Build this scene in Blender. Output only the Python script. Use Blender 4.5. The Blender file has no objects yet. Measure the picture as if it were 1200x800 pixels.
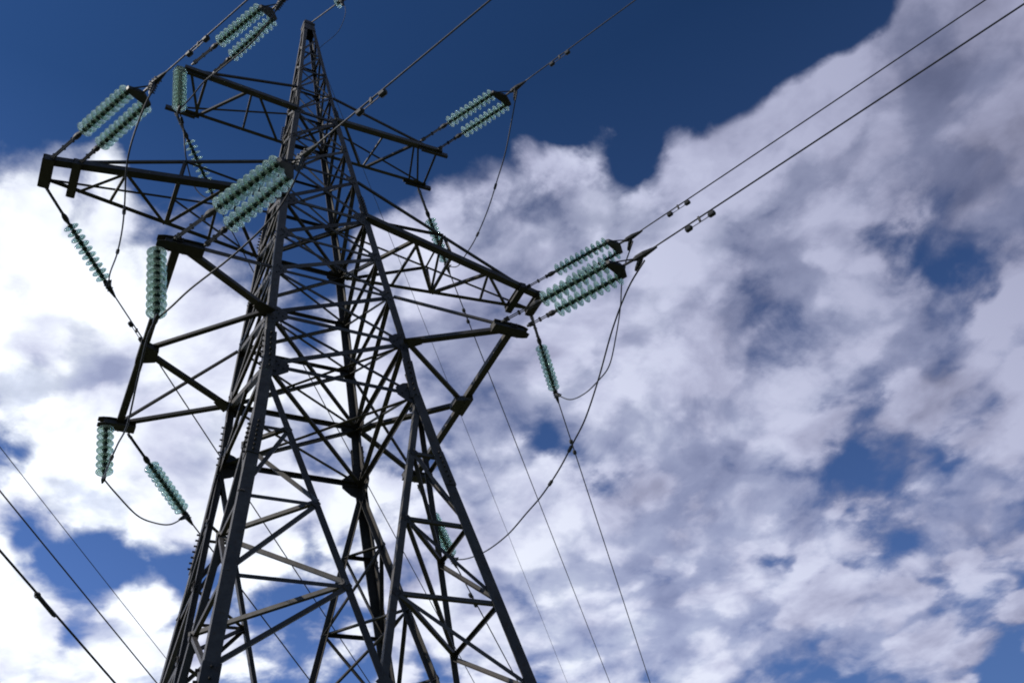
import bpy, bmesh, math, random, json
from mathutils import Vector, Matrix
random.seed(7)
V = Vector
DATA = json.loads(r'''{"F_top_left":{"strings":[[[-2.501,-0.593,18.779],[-2.176,-1.306,18.617],[-1.693,-2.366,18.374]],[[-2.093,-0.559,18.779],[-1.878,-1.031,18.745],[-1.386,-2.112,18.667]]],"clamp":[-1.368,-2.615,18.471],"far":[1.926,-9.843,18.018]},"F_top_right":{"strings":[[[2.176,-0.564,18.703],[2.497,-1.269,18.559],[2.982,-2.333,18.341]],[[2.597,-0.494,18.703],[2.891,-1.14,18.582],[3.378,-2.207,18.381]]],"clamp":[3.347,-2.636,18.313],"far":[4.525,-5.222,18.097],"damp":[0.88,1.25]},"F_mid_left":{"strings":[[[-4.382,-0.231,15.255],[-4.008,-1.051,15.116],[-3.52,-2.121,14.935]],[[-3.963,-0.298,15.255],[-3.723,-0.825,15.19],[-3.233,-1.901,15.057]]],"clamp":[-3.199,-2.401,14.945],"far":[-2.351,-4.261,14.682],"damp":[0.79,1.19]},"F_mid_right":{"strings":[[[4.143,-0.301,15.117],[4.451,-0.977,15.011],[4.939,-2.049,14.842]],[[4.58,-0.159,15.117],[4.858,-0.768,15.058],[5.349,-1.847,14.953]]],"clamp":[5.308,-2.306,14.851],"far":[8.137,-8.515,14.722],"damp":[0.85,1.19]},"F_low_left":{"strings":[[[-2.621,-1.971,12.0],[-2.242,-2.802,11.857],[-1.754,-3.872,11.674]],[[-2.211,-2.019,12.0],[-2.016,-2.447,11.98],[-1.523,-3.528,11.928]]],"clamp":[-1.49,-4.026,11.758],"far":[-0.252,-6.744,11.666],"damp":[0.94,1.34]},"F_low_right":{"strings":[[[2.249,-2.038,11.92],[2.562,-2.724,11.808],[3.05,-3.795,11.633]],[[2.674,-2.078,11.92],[2.903,-2.58,11.84],[3.391,-3.651,11.67]]],"clamp":[3.414,-4.147,11.596],"far":[5.723,-9.215,11.492],"damp":[0.75,1.14]},"R_top_left":{"strings":[[[-2.563,0.507,18.779],[-2.197,0.936,18.575],[-1.496,1.759,18.182]]],"clamp":[-1.41,1.859,18.135],"far":[10.754,16.127,15.443]},"R_top_right":{"strings":[[[2.601,0.546,18.703],[3.11,1.143,18.546],[3.842,2.001,18.321]]],"clamp":[3.931,2.105,18.293],"far":[17.829,18.407,16.929],"damp":[1.21,1.87]},"R_mid_left":{"strings":[[[-4.4,0.253,15.255],[-3.898,0.842,15.107],[-3.166,1.701,14.889]]],"clamp":[-3.076,1.806,14.863],"far":[5.005,11.285,12.996],"damp":[0.84,1.12]},"R_mid_right":{"strings":[[[4.58,0.283,15.117],[5.084,0.875,14.928],[5.809,1.725,14.656]]],"clamp":[5.897,1.829,14.623],"far":[14.492,11.91,13.608],"damp":[1.48,1.89]},"R_low_left":{"strings":[[[-2.372,2.142,12.0],[-1.909,2.686,11.878],[-1.173,3.548,11.683]]],"clamp":[-1.084,3.653,11.66],"far":[2.503,7.86,10.92]},"R_low_right":{"strings":[[[2.621,2.163,11.92],[3.147,2.78,11.764],[3.879,3.639,11.547]]],"clamp":[3.969,3.744,11.52],"far":[7.402,7.771,11.174],"damp":[1.17,1.63]},"H_low_left_front":[[-2.788,-1.866,11.93],[-2.68,-1.866,10.641]],"H_low_left_back":[[-2.738,1.915,11.93],[-2.642,1.915,10.964]],"H_top_left":[[-2.686,-0.443,18.779],[-2.599,-0.443,17.448]],"J":{"mid_left":[[-3.199,-2.401,14.825],[-3.282,-2.2,14.449],[-3.337,-1.9,13.97],[-3.314,-1.5,13.841],[-3.212,-0.8,13.934],[-3.14,-0.1,14.167],[-3.109,0.6,14.378],[-3.119,1.3,14.661],[-3.076,1.806,14.863]],"low_left_a":[[-1.49,-4.026,11.658],[-1.639,-3.756,11.156],[-1.804,-3.457,10.905],[-2.072,-2.97,10.765],[-2.383,-2.405,10.713],[-2.556,-2.091,10.625],[-2.68,-1.866,10.581]],"low_left_b":[[-2.68,-1.866,10.581],[-2.703,-1.72,10.565],[-2.713,-1.5,10.517],[-2.686,-0.9,10.356],[-2.64,-0.1,10.33],[-2.66,0.5,10.471],[-2.672,1.2,10.621],[-2.642,1.915,10.904]],"low_left_c":[[-2.642,1.915,10.904],[-2.413,2.171,10.858],[-2.027,2.601,10.824],[-1.71,2.955,10.965],[-1.385,3.317,11.221],[-1.084,3.653,11.66]],"top_left_a":[[-1.368,-2.615,18.471],[-1.681,-2.063,17.829],[-2.066,-1.384,17.721],[-2.295,-0.979,17.725],[-2.444,-0.716,17.524],[-2.599,-0.443,17.388]],"top_left_b":[[-2.599,-0.443,17.388],[-2.445,-0.145,17.325],[-2.298,0.14,16.851],[-2.061,0.599,16.773],[-1.759,1.184,17.245],[-1.41,1.859,18.135]],"mid_right":[[5.308,-2.306,14.731],[5.393,-1.708,14.514],[5.452,-1.295,14.023],[5.509,-0.892,13.684],[5.581,-0.39,13.391],[5.659,0.158,13.476],[5.739,0.72,13.666],[5.824,1.319,14.032],[5.897,1.829,14.623]],"low_right":[[3.414,-4.147,11.476],[3.451,-3.619,11.448],[3.494,-3.007,11.224],[3.543,-2.319,10.818],[3.583,-1.745,10.548],[3.616,-1.276,10.458],[3.657,-0.697,10.37],[3.704,-0.028,10.359],[3.746,0.574,10.426],[3.801,1.351,10.523],[3.864,2.253,10.774],[3.922,3.075,11.13],[3.969,3.744,11.52]],"top_right":[[3.347,-2.636,18.213],[3.412,-2.109,17.834],[3.474,-1.606,17.521],[3.54,-1.072,17.382],[3.621,-0.413,17.238],[3.717,0.369,17.263],[3.796,1.008,17.445],[3.862,1.546,17.658],[3.931,2.105,18.293]]},"sleeve":[[-3.325,-0.412,7.573],[-3.103,-0.128,7.509]],"N":[[[-3.772,-0.984,7.699],[-2.229,0.991,7.313]],[[-3.946,1.554,10.201],[-1.088,5.213,9.479]],[[-3.063,6.619,13.408],[-0.086,10.429,12.666]]],"gwF":[[0.422,-0.926,22.837],[0.503,-1.103,22.858]],"gwR":[[16.698,19.585,17.42],[7.659,8.983,20.139]],"d":{"cx":-3.7621,"cy":-10.7379,"cz":1.6069,"yaw":0.613,"pitch":0.7508,"roll":-0.2142,"f":1134.1044,"zp":23.0066,"zt":18.6437,"zm":15.2987,"stx":0.4574,"smx":0.7985,"slx":1.0888,"sjx":1.1289,"sty":0.4382,"smy":0.7364,"sly":1.0989,"sjy":1.1731,"sp":0.1668,"atl":2.6108,"aml":4.3945,"all":2.5411,"atr":2.7263,"amr":4.5192,"alr":2.4819,"et":0.4542,"em":0.1866,"el":1.9364,"ht":0.9995,"hm":1.2286,"hl":1.1391,"sbx":2.7551,"sby":2.7742,"ztl":0.1357,"ztr":0.0597,"zml":-0.0433,"zmr":-0.1822,"zll":-0.0197,"zlr":-0.0863},"cam":{"loc":[-3.762,-10.738,1.607],"R":[[0.882655,-0.443593,-0.155388],[-0.209717,-0.66755,0.71442],[-0.42064,-0.597999,-0.682246]],"f":1134.1}}''')
d = DATA['d']
d['sp'] = 0.105

# ------------------------------------------------------------------ camera, sky, sun, exposure
scene = bpy.context.scene
COL = scene.collection
cam_data = bpy.data.cameras.new('camera')
cam_data.sensor_width = 36.0
cam_data.lens = 36.0 * DATA['cam']['f'] / 1200.0
cam_data.clip_start = 0.05
cam_data.clip_end = 5000
camera = bpy.data.objects.new('camera', cam_data)
COL.objects.link(camera)
r_, u_, b_ = [V(v) for v in DATA['cam']['R']]
camera.matrix_world = Matrix.Translation(V(DATA['cam']['loc'])) @ Matrix((r_, u_, b_)).transposed().to_4x4()
scene.camera = camera
CAMLOC = V(DATA['cam']['loc'])

def pixdir(px, py):
    """world direction of a point of the 1200 x 800 photograph"""
    f = DATA['cam']['f']
    return (-b_ + r_ * ((px - 600) / f) - u_ * ((py - 400) / f)).normalized()

SUN_DIR = V((-0.86, 0.20, 0.62)).normalized()      # towards the sun
SUN_ELEV = math.asin(SUN_DIR.z)
sun_data = bpy.data.lights.new('sun', 'SUN')
sun_data.energy = 4.8
sun_data.angle = math.radians(0.5)
sun_data.color = (1.0, 0.94, 0.85)
sun = bpy.data.objects.new('sun', sun_data)
sun.rotation_euler = (-SUN_DIR).to_track_quat('-Z', 'Y').to_euler()
sun.location = (0, 0, 60)
COL.objects.link(sun)

world = bpy.data.worlds.new('World')
scene.world = world
world.use_nodes = True
nt = world.node_tree
nt.nodes.clear()
N = nt.nodes.new
LK = nt.links.new
def sock(node_input, v):
    if hasattr(v, 'is_linked') or isinstance(v, bpy.types.NodeSocket):
        LK(v, node_input)
    else:
        node_input.default_value = v
def math_(op, a, b=None, c=None, clamp=False):
    n = N('ShaderNodeMath'); n.operation = op; n.use_clamp = clamp
    sock(n.inputs[0], a)
    if b is not None: sock(n.inputs[1], b)
    if c is not None: sock(n.inputs[2], c)
    return n.outputs[0]
def vmath(op, a, b=None, scale=None):
    n = N('ShaderNodeVectorMath'); n.operation = op
    sock(n.inputs[0], a)
    if b is not None: sock(n.inputs[1], b)
    if scale is not None: sock(n.inputs['Scale'], scale)
    return n.outputs['Value'] if op in ('DOT_PRODUCT', 'LENGTH') else n.outputs['Vector']
def noise_(vec, scale, detail=8, rough=0.55, lac=2.1, dist=0.0):
    n = N('ShaderNodeTexNoise'); LK(vec, n.inputs['Vector'])
    n.inputs['Scale'].default_value = scale
    n.inputs['Detail'].default_value = detail
    n.inputs['Roughness'].default_value = rough
    n.inputs['Lacunarity'].default_value = lac
    n.inputs['Distortion'].default_value = dist
    return n
def maprange(v, a, b, c=0.0, e=1.0, smooth=True):
    n = N('ShaderNodeMapRange'); n.interpolation_type = 'SMOOTHSTEP' if smooth else 'LINEAR'
    sock(n.inputs[0], v)
    for i, x in enumerate((a, b, c, e)): n.inputs[i + 1].default_value = x
    return n.outputs[0]
def mixc(f, a, b):
    n = N('ShaderNodeMix'); n.data_type = 'RGBA'
    sock(n.inputs[0], f); sock(n.inputs[6], a); sock(n.inputs[7], b)
    return n.outputs[2]
tc = N('ShaderNodeTexCoord')
DIRV = vmath('NORMALIZE', tc.outputs['Generated'])
sky = N('ShaderNodeTexSky')
sky.sky_type = 'NISHITA'
sky.sun_disc = False
sky.sun_elevation = SUN_ELEV
sky.sun_rotation = math.atan2(SUN_DIR.x, SUN_DIR.y)
sky.air_density = 1.0
sky.dust_density = 0.2
sky.ozone_density = 2.5
SKY_GAIN = 0.10
CLOUD_BIAS = 0.22
PUFF = 0.75
# clouds: one flat layer, looked up where the view direction crosses it
sep = N('ShaderNodeSeparateXYZ'); LK(DIRV, sep.inputs[0])
zc = math_('ADD', math_('MAXIMUM', sep.outputs[2], 0.0), 0.22)
comb = N('ShaderNodeCombineXYZ')
LK(math_('DIVIDE', sep.outputs[0], zc), comb.inputs[0])
LK(math_('DIVIDE', sep.outputs[1], zc), comb.inputs[1])
PL = comb.outputs[0]
# a slow swirl so the billows are not straight noise
sw = noise_(PL, 3.0, 3, 0.5)
PW = vmath('ADD', PL, vmath('SCALE', vmath('SUBTRACT', sw.outputs['Color'], (0.5, 0.5, 0.5)), None, 0.16))
# cloud banks and clear gaps, each at its own bearing and height in the sky: (x, y, radius, weight)
BANKS = [(150, 30, 150, -0.6),
         (330, 50, 130, -0.65),
         (520, 50, 120, -0.65),
         (700, 60, 110, -0.65),
         (850, 10, 70, -0.6),
         (620, -80, 170, -0.5),
         (950, 30, 45, -0.5),
         (1010, 35, 35, -0.45),
         (40, 50, 100, -0.6),
         (250, 130, 60, -0.45),
         (470, 110, 70, -0.5),
         (640, 90, 45, -0.35),
         (790, 90, 38, -0.35),
         (890, 60, 32, -0.35),
         (310, 170, 50, -0.25),
         (420, 210, 40, -0.3),
         (750, 195, 18, -0.4),
         (1030, 300, 13, -0.288),
         (1130, 325, 20, -0.36),
         (1075, 318, 20, -0.288),
         (885, 388, 12, -0.202),
         (1060, 255, 30, -0.086),
         (620, 518, 20, -0.36),
         (660, 545, 18, -0.288),
         (740, 585, 20, -0.36),
         (700, 570, 16, -0.252),
         (890, 428, 10, -0.144),
         (1010, 580, 15, -0.245),
         (1075, 585, 13, -0.288),
         (1075, 625, 12, -0.18),
         (925, 655, 14, -0.302),
         (1040, 670, 15, -0.259),
         (1100, 690, 14, -0.245),
         (960, 690, 16, -0.252),
         (1185, 790, 22, -0.8),
         (1100, 770, 40, 0.35),
         (1045, 450, 14, -0.144),
         (1125, 515, 15, -0.18),
         (1010, 515, 11, -0.18),
         (790, 440, 14, -0.144),
         (640, 720, 12, -0.18),
         (900, 740, 12, -0.18),
         (1130, 440, 16, -0.144),
         (660, 620, 10, -0.144),
         (140, 650, 34, -0.75),
         (110, 640, 30, -0.4),
         (215, 670, 20, -0.4),
         (25, 530, 20, -0.6),
         (55, 625, 16, -0.4),
         (95, 765, 16, -0.5),
         (230, 700, 28, -0.5),
         (340, 690, 26, -0.35),
         (470, 610, 26, -0.35),
         (430, 770, 20, -0.35),
         (245, 440, 12, -0.15),
         (500, 540, 16, -0.3),
         (20, 320, 14, -0.1),
         (360, 545, 16, -0.2),
         (380, 760, 14, -0.2),
         (70, 330, 130, 0.4),
         (50, 220, 60, 0.35),
         (130, 440, 90, 0.45),
         (200, 380, 80, 0.25),
         (300, 500, 60, 0.15),
         (8, 655, 16, 0.9),
         (30, 770, 40, 0.6),
         (150, 790, 50, 0.6),
         (90, 720, 14, 0.1),
         (180, 590, 30, 0.35),
         (70, 560, 22, 0.45),
         (120, 585, 26, 0.6),
         (15, 420, 30, 0.3),
         (230, 560, 40, 0.25),
         (300, 620, 50, 0.3),
         (300, 760, 40, 0.2),
         (120, 205, 30, 0.15),
         (170, 170, 22, 0.25),
         (490, 250, 55, 0.45),
         (600, 190, 45, 0.5),
         (560, 330, 90, 0.35),
         (690, 220, 40, 0.5),
         (835, 170, 40, 0.6),
         (910, 155, 40, 0.6),
         (960, 190, 60, 0.25),
         (1000, 125, 38, 0.65),
         (1060, 70, 35, 0.4),
         (1080, 80, 50, 0.5),
         (1160, 90, 60, 0.5),
         (1140, 180, 60, 0.35),
         (960, 280, 60, 0.25),
         (840, 290, 60, 0.25),
         (1190, 260, 50, 0.2),
         (760, 400, 70, 0.3),
         (700, 460, 60, 0.25),
         (840, 470, 60, 0.3),
         (960, 400, 60, 0.28),
         (1080, 400, 50, 0.28),
         (1180, 420, 60, 0.25),
         (870, 560, 55, 0.28),
         (800, 560, 50, 0.28),
         (820, 650, 60, 0.35),
         (720, 670, 60, 0.3),
         (600, 640, 60, 0.2),
         (620, 760, 60, 0.25),
         (560, 700, 50, 0.2),
         (970, 590, 40, 0.25),
         (1120, 590, 35, 0.3),
         (1050, 530, 30, 0.3),
         (1000, 740, 50, 0.3),
         (870, 760, 60, 0.35),
         (740, 770, 60, 0.3),
         (1170, 620, 45, 0.3),
         (1170, 520, 30, 0.2),
         (1060, 740, 40, 0.2),
         (480, 700, 50, 0.1),
         (540, 450, 80, 0.25),
         (540, 560, 50, 0.2),
         (440, 250, 30, 0.2),
         (930, 330, 40, 0.2),
         (700, 290, 50, 0.2),
         (600, 420, 50, 0.2),
         (640, 530, 20, -0.324),
         (700, 565, 16, -0.324),
         (130, 170, 20, 0.2),
         (30, 195, 45, 0.3),
         (600, 260, 50, 0.2),
         (780, 240, 45, 0.25),
         (560, 430, 50, 0.2),
         (730, 330, 50, 0.2),
         (385, 520, 36, 0.4),
         (500, 520, 26, 0.25),
         (260, 250, 40, 0.35),
         (460, 600, 30, 0.25),
         (340, 640, 26, 0.2),
         (1050, 600, 26, 0.15),
         (700, 110, 26, -0.2),
         (1000, 55, 28, -0.3),
         (60, 170, 35, 0.3),
         (60, 420, 40, 0.2),
         (640, 540, 22, 0.12)]
warp = noise_(DIRV, 5.0, 3, 0.5)
DW = vmath('NORMALIZE', vmath('ADD', DIRV, vmath('SCALE', vmath('SUBTRACT', warp.outputs['Color'], (0.5, 0.5, 0.5)), None, 0.10)))
acc = None
for (bx, by, br, bw) in BANKS:
    sig = br / DATA['cam']['f'] * 1.0
    dt = vmath('DOT_PRODUCT', DW, tuple(pixdir(bx, by)))
    e = math_('EXPONENT', math_('MULTIPLY', math_('SUBTRACT', dt, 1.0), 2.0 / (sig * sig) / 2.0 * 1.0))
    acc = math_('MULTIPLY', e, bw) if acc is None else math_('MULTIPLY_ADD', e, bw, acc)
n1 = noise_(PW, 5.2, 9, 0.50, 2.15, 0.0)
n2 = noise_(PW, 13.0, 7, 0.52, 2.1, 0.0)
n5 = noise_(PW, 2.3, 4, 0.5)
fb = math_('ADD', math_('MULTIPLY', math_('SUBTRACT', n1.outputs['Fac'], 0.5), 1.15), math_('MULTIPLY', math_('SUBTRACT', n2.outputs['Fac'], 0.5), 0.95))
# unseen sky behind the camera: cloud cover cut to dim the near steel
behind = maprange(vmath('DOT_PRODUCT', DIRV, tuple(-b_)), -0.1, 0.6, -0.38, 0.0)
# billows: rounded puffs with thin blue-grey seams between them, in two sizes
def puffs(scale, off):
    v = N('ShaderNodeTexVoronoi'); v.feature = 'SMOOTH_F1'; v.inputs['Scale'].default_value = scale
    v.inputs['Smoothness'].default_value = 0.35; v.inputs['Randomness'].default_value = 1.0
    LK(vmath('ADD', PV, off), v.inputs['Vector'])
    return v.outputs['Distance']
sw2 = noise_(PL, 9.0, 6, 0.55)
PV = vmath('ADD', PW, vmath('SCALE', vmath('SUBTRACT', sw2.outputs['Color'], (0.5, 0.5, 0.5)), None, 0.13))
pA = math_('SUBTRACT', 0.42, puffs(8.0, (0.0, 0.0, 0.0)))
pB = math_('SUBTRACT', 0.42, puffs(17.0, (3.7, 1.9, 0.0)))
puff = math_('ADD', pA, math_('MULTIPLY', pB, 0.55))
acc = math_('ADD', math_('MULTIPLY', acc, 0.85), math_('MULTIPLY', puff, PUFF))
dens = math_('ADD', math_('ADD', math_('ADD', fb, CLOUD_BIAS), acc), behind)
cover = maprange(dens, -0.12, 0.34)
seam = math_('ADD', math_('ADD', puff, math_('MULTIPLY', math_('SUBTRACT', n2.outputs['Fac'], 0.5), 0.55)), math_('MULTIPLY', math_('SUBTRACT', n1.outputs['Fac'], 0.5), 0.9))
seam = math_('ADD', seam, math_('MULTIPLY', math_('MAXIMUM', vmath('DOT_PRODUCT', DIRV, tuple(SUN_DIR)), 0.0), 0.35))
cover = math_('MULTIPLY', cover, maprange(seam, -0.34, 0.04, 0.60, 1.0))
# brightness of the lit cloud: falls off away from the sun and towards the zenith
sd = vmath('DOT_PRODUCT', DIRV, tuple(SUN_DIR))
Lm = math_('MULTIPLY_ADD', sd, 1.02, 0.43)
Lm = math_('ADD', Lm, math_('MULTIPLY', math_('SUBTRACT', 0.70, sep.outputs[2]), 1.25))
Lm = math_('MINIMUM', math_('MAXIMUM', Lm, 0.17), 1.05)
# self shading: thick cores greyer, billows picked out by offset noise
n3 = noise_(vmath('ADD', PW, (-0.045, 0.012, 0.0)), 5.2, 6, 0.50, 2.15, 0.0)
n4 = noise_(vmath('ADD', PW, (5.3, 2.1, 0.0)), 4.5, 5, 0.50)
rel = math_('MULTIPLY', math_('SUBTRACT', n1.outputs['Fac'], n3.outputs['Fac']), 2.0)
form = math_('ADD', math_('MULTIPLY_ADD', math_('SUBTRACT', n4.outputs['Fac'], 0.5), 1.1, 0.98), rel)
thin = math_('ADD', maprange(dens, 0.0, 0.40, 0.84, 1.03), math_('MULTIPLY', seam, 0.28))
form = math_('MINIMUM', math_('MAXIMUM', math_('MULTIPLY', form, thin), 0.55), 1.22)
Lc = math_('MULTIPLY', Lm, form)
cc = N('ShaderNodeCombineXYZ')
LK(math_('MULTIPLY', Lc, 0.945), cc.inputs[0]); LK(math_('MULTIPLY', Lc, 0.99), cc.inputs[1])
LK(math_('MULTIPLY', Lc, math_('MULTIPLY_ADD', math_('SUBTRACT', 1.0, math_('MINIMUM', Lc, 1.0)), 0.52, 1.08)), cc.inputs[2])
cloudc = cc.outputs[0]
grade = mixc(maprange(sep.outputs[2], 0.42, 0.84, 0, 1, False), (1.40, 1.42, 1.30, 1), (0.36, 0.55, 0.55, 1))
gm = N('ShaderNodeMix'); gm.data_type = 'RGBA'; gm.blend_type = 'MULTIPLY'; gm.inputs[0].default_value = 1.0
LK(sky.outputs[0], gm.inputs[6]); gm.inputs[7].default_value = (SKY_GAIN * 0.62, SKY_GAIN * 0.74, SKY_GAIN * 1.18, 1)
skyg = N('ShaderNodeMix'); skyg.data_type = 'RGBA'; skyg.blend_type = 'MULTIPLY'; skyg.inputs[0].default_value = 1.0
LK(gm.outputs[2], skyg.inputs[6]); LK(grade, skyg.inputs[7])
sg = N('ShaderNodeVectorMath'); sg.operation = 'SCALE'
LK(skyg.outputs[2], sg.inputs[0]); LK(math_('MULTIPLY_ADD', math_('MAXIMUM', sd, -0.4), 0.65, 0.80), sg.inputs['Scale'])
total = mixc(cover, sg.outputs[0], cloudc)
bg = N('ShaderNodeBackground'); LK(total, bg.inputs[0]); bg.inputs[1].default_value = 1.0
wo = N('ShaderNodeOutputWorld'); LK(bg.outputs[0], wo.inputs[0])
try:
    world.cycles.sampling_method = 'MANUAL'; world.cycles.sample_map_resolution = 512
except Exception:
    pass
vs = scene.view_settings
vs.view_transform = 'Standard'; vs.look = 'None'; vs.gamma = 1.0; vs.use_curve_mapping = False
vs.exposure = 0.0
scene.cycles.filter_width = 1.9
scene.cycles.transparent_max_bounces = 24
scene.cycles.max_bounces = 14
scene.cycles.transmission_bounces = 12

# ------------------------------------------------------------------ materials
def principled(name):
    m = bpy.data.materials.new(name); m.use_nodes = True
    t = m.node_tree; b = t.nodes['Principled BSDF']
    return m, t, b
def steel(name, c0, c1, rust, rough=0.55, metallic=0.0, scale=6.0):
    m, t, b = principled(name)
    tcn = t.nodes.new('ShaderNodeTexCoord')
    geo = t.nodes.new('ShaderNodeNewGeometry')
    a = t.nodes.new('ShaderNodeTexNoise'); a.inputs['Scale'].default_value = scale; a.inputs['Detail'].default_value = 8
    a.inputs['Roughness'].default_value = 0.65
    t.links.new(geo.outputs['Position'], a.inputs['Vector'])
    r = t.nodes.new('ShaderNodeValToRGB')
    r.color_ramp.elements[0].position = 0.35; r.color_ramp.elements[0].color = (*c0, 1)
    r.color_ramp.elements[1].position = 0.68; r.color_ramp.elements[1].color = (*c1, 1)
    t.links.new(a.outputs['Fac'], r.inputs['Fac'])
    a2 = t.nodes.new('ShaderNodeTexNoise'); a2.inputs['Scale'].default_value = scale * 2.7; a2.inputs['Detail'].default_value = 6
    t.links.new(geo.outputs['Position'], a2.inputs['Vector'])
    mr = t.nodes.new('ShaderNodeMapRange'); mr.inputs[1].default_value = 0.56; mr.inputs[2].default_value = 0.70
    t.links.new(a2.outputs['Fac'], mr.inputs[0])
    mx = t.nodes.new('ShaderNodeMix'); mx.data_type = 'RGBA'
    t.links.new(mr.outputs[0], mx.inputs[0]); t.links.new(r.outputs[0], mx.inputs[6]); mx.inputs[7].default_value = (*rust, 1)
    t.links.new(mx.outputs[2], b.inputs['Base Color'])
    rr = t.nodes.new('ShaderNodeMapRange'); rr.inputs[3].default_value = rough - 0.12; rr.inputs[4].default_value = rough + 0.15
    t.links.new(a2.outputs['Fac'], rr.inputs[0]); t.links.new(rr.outputs[0], b.inputs['Roughness'])
    b.inputs['Metallic'].default_value = metallic
    b.inputs['Specular IOR Level'].default_value = 0.28
    oi = t.nodes.new('ShaderNodeObjectInfo'); vr = t.nodes.new('ShaderNodeMapRange')
    vr.inputs[3].default_value = 0.40; vr.inputs[4].default_value = 0.95; t.links.new(oi.outputs['Random'], vr.inputs[0])
    sc_ = t.nodes.new('ShaderNodeVectorMath'); sc_.operation = 'SCALE'
    t.links.new(mx.outputs[2], sc_.inputs[0]); t.links.new(vr.outputs[0], sc_.inputs['Scale']); t.links.new(sc_.outputs[0], b.inputs['Base Color'])
    bp = t.nodes.new('ShaderNodeBump'); bp.inputs['Strength'].default_value = 0.12; bp.inputs['Distance'].default_value = 0.004
    t.links.new(a2.outputs['Fac'], bp.inputs['Height']); t.links.new(bp.outputs[0], b.inputs['Normal'])
    return m
M_STEEL = steel('weathered_steel', (0.042, 0.037, 0.031), (0.078, 0.069, 0.057), (0.055, 0.038, 0.024))
M_PLATE = steel('gusset_steel', (0.034, 0.030, 0.026), (0.060, 0.053, 0.044), (0.044, 0.031, 0.022))
M_FIT = steel('dark_fittings', (0.030, 0.030, 0.029), (0.055, 0.054, 0.052), (0.040, 0.032, 0.026), 0.5, 0.3, 20)
M_WIRE = steel('aluminium_strand', (0.030, 0.030, 0.032), (0.055, 0.055, 0.057), (0.03, 0.03, 0.03), 0.5, 0.3, 12)
M_CONC = steel('concrete', (0.26, 0.25, 0.235), (0.34, 0.33, 0.31), (0.20, 0.19, 0.18), 0.85, 0.0, 3)
def glass_mat():
    m, t, b = principled('green_toughened_glass')
    out = t.nodes['Material Output']
    gl = b
    gl.inputs['Base Color'].default_value = (0.66, 0.80, 0.71, 1)
    gl.inputs['Roughness'].default_value = 0.03
    gl.inputs['IOR'].default_value = 1.48
    gl.inputs['Transmission Weight'].default_value = 1.0
    tr = t.nodes.new('ShaderNodeBsdfTranslucent'); tr.inputs[0].default_value = (0.55, 0.66, 0.60, 1)
    tp = t.nodes.new('ShaderNodeBsdfTransparent'); tp.inputs[0].default_value = (0.64, 0.76, 0.69, 1)
    m1 = t.nodes.new('ShaderNodeMixShader'); m1.inputs[0].default_value = 0.45
    t.links.new(gl.outputs[0], m1.inputs[1]); t.links.new(tp.outputs[0], m1.inputs[2])
    m2 = t.nodes.new('ShaderNodeMixShader'); m2.inputs[0].default_value = 0.04
    t.links.new(m1.outputs[0], m2.inputs[1]); t.links.new(tr.outputs[0], m2.inputs[2])
    t.links.new(m2.outputs[0], out.inputs['Surface'])
    return m
M_GLASS = glass_mat()
M_CAP = steel('green_cap', (0.012, 0.030, 0.018), (0.022, 0.050, 0.030), (0.02, 0.03, 0.02), 0.4, 0.0, 20)
def ground_mat():
    m, t, b = principled('meadow')
    geo = t.nodes.new('ShaderNodeNewGeometry')
    a = t.nodes.new('ShaderNodeTexNoise'); a.inputs['Scale'].default_value = 0.35; a.inputs['Detail'].default_value = 12
    t.links.new(geo.outputs['Position'], a.inputs['Vector'])
    r = t.nodes.new('ShaderNodeValToRGB')
    r.color_ramp.elements[0].position = 0.36; r.color_ramp.elements[0].color = (0.032, 0.055, 0.018, 1)
    r.color_ramp.elements[1].position = 0.64; r.color_ramp.elements[1].color = (0.085, 0.085, 0.038, 1)
    t.links.new(a.outputs['Fac'], r.inputs['Fac']); t.links.new(r.outputs[0], b.inputs['Base Color'])
    b.inputs['Roughness'].default_value = 0.95
    return m
M_GROUND = ground_mat()

# ------------------------------------------------------------------ helpers
def link(name, bm_or_mesh, mat, parent=None, smooth=False):
    if isinstance(bm_or_mesh, bmesh.types.BMesh):
        me = bpy.data.meshes.new(name)
        bmesh.ops.recalc_face_normals(bm_or_mesh, faces=bm_or_mesh.faces[:])
        bm_or_mesh.to_mesh(me); bm_or_mesh.free()
    else:
        me = bm_or_mesh
    if mat and not me.materials: me.materials.append(mat)
    if smooth:
        for p in me.polygons: p.use_smooth = True
    o = bpy.data.objects.new(name, me); COL.objects.link(o)
    if parent:
        o.parent = parent
        o.matrix_parent_inverse = parent_world(parent).inverted()
    return o
def parent_world(p):
    return p['_mw'] if False else WORLD.get(p.name, Matrix.Identity(4))
WORLD = {}
def thing(name, label, cat, loc=(0, 0, 0), group=None, mat=None):
    o = bpy.data.objects.new(name, None); COL.objects.link(o)
    o.empty_display_size = 0.3
    mw = mat if mat is not None else Matrix.Translation(V(loc))
    o.matrix_world = mw
    WORLD[o.name] = mw.copy()
    o['label'] = label; o['category'] = cat
    if group: o['group'] = group
    return o
def frame_of(dirv, hint):
    w = dirv.normalized()
    a = hint - w * hint.dot(w)
    if a.length < 1e-4: a = w.orthogonal()
    a.normalize(); return a, w.cross(a).normalized(), w
def extrude(bm, p, q, prof, A, B):
    """prism with a 2-D profile swept from p to q; profile axes A and B"""
    lo = [bm.verts.new(p + A * x + B * y) for x, y in prof]
    hi = [bm.verts.new(q + A * x + B * y) for x, y in prof]
    n = len(prof)
    for i in range(n):
        bm.faces.new((lo[i], lo[(i + 1) % n], hi[(i + 1) % n], hi[i]))
    bm.faces.new(lo[::-1]); bm.faces.new(hi)
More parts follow.
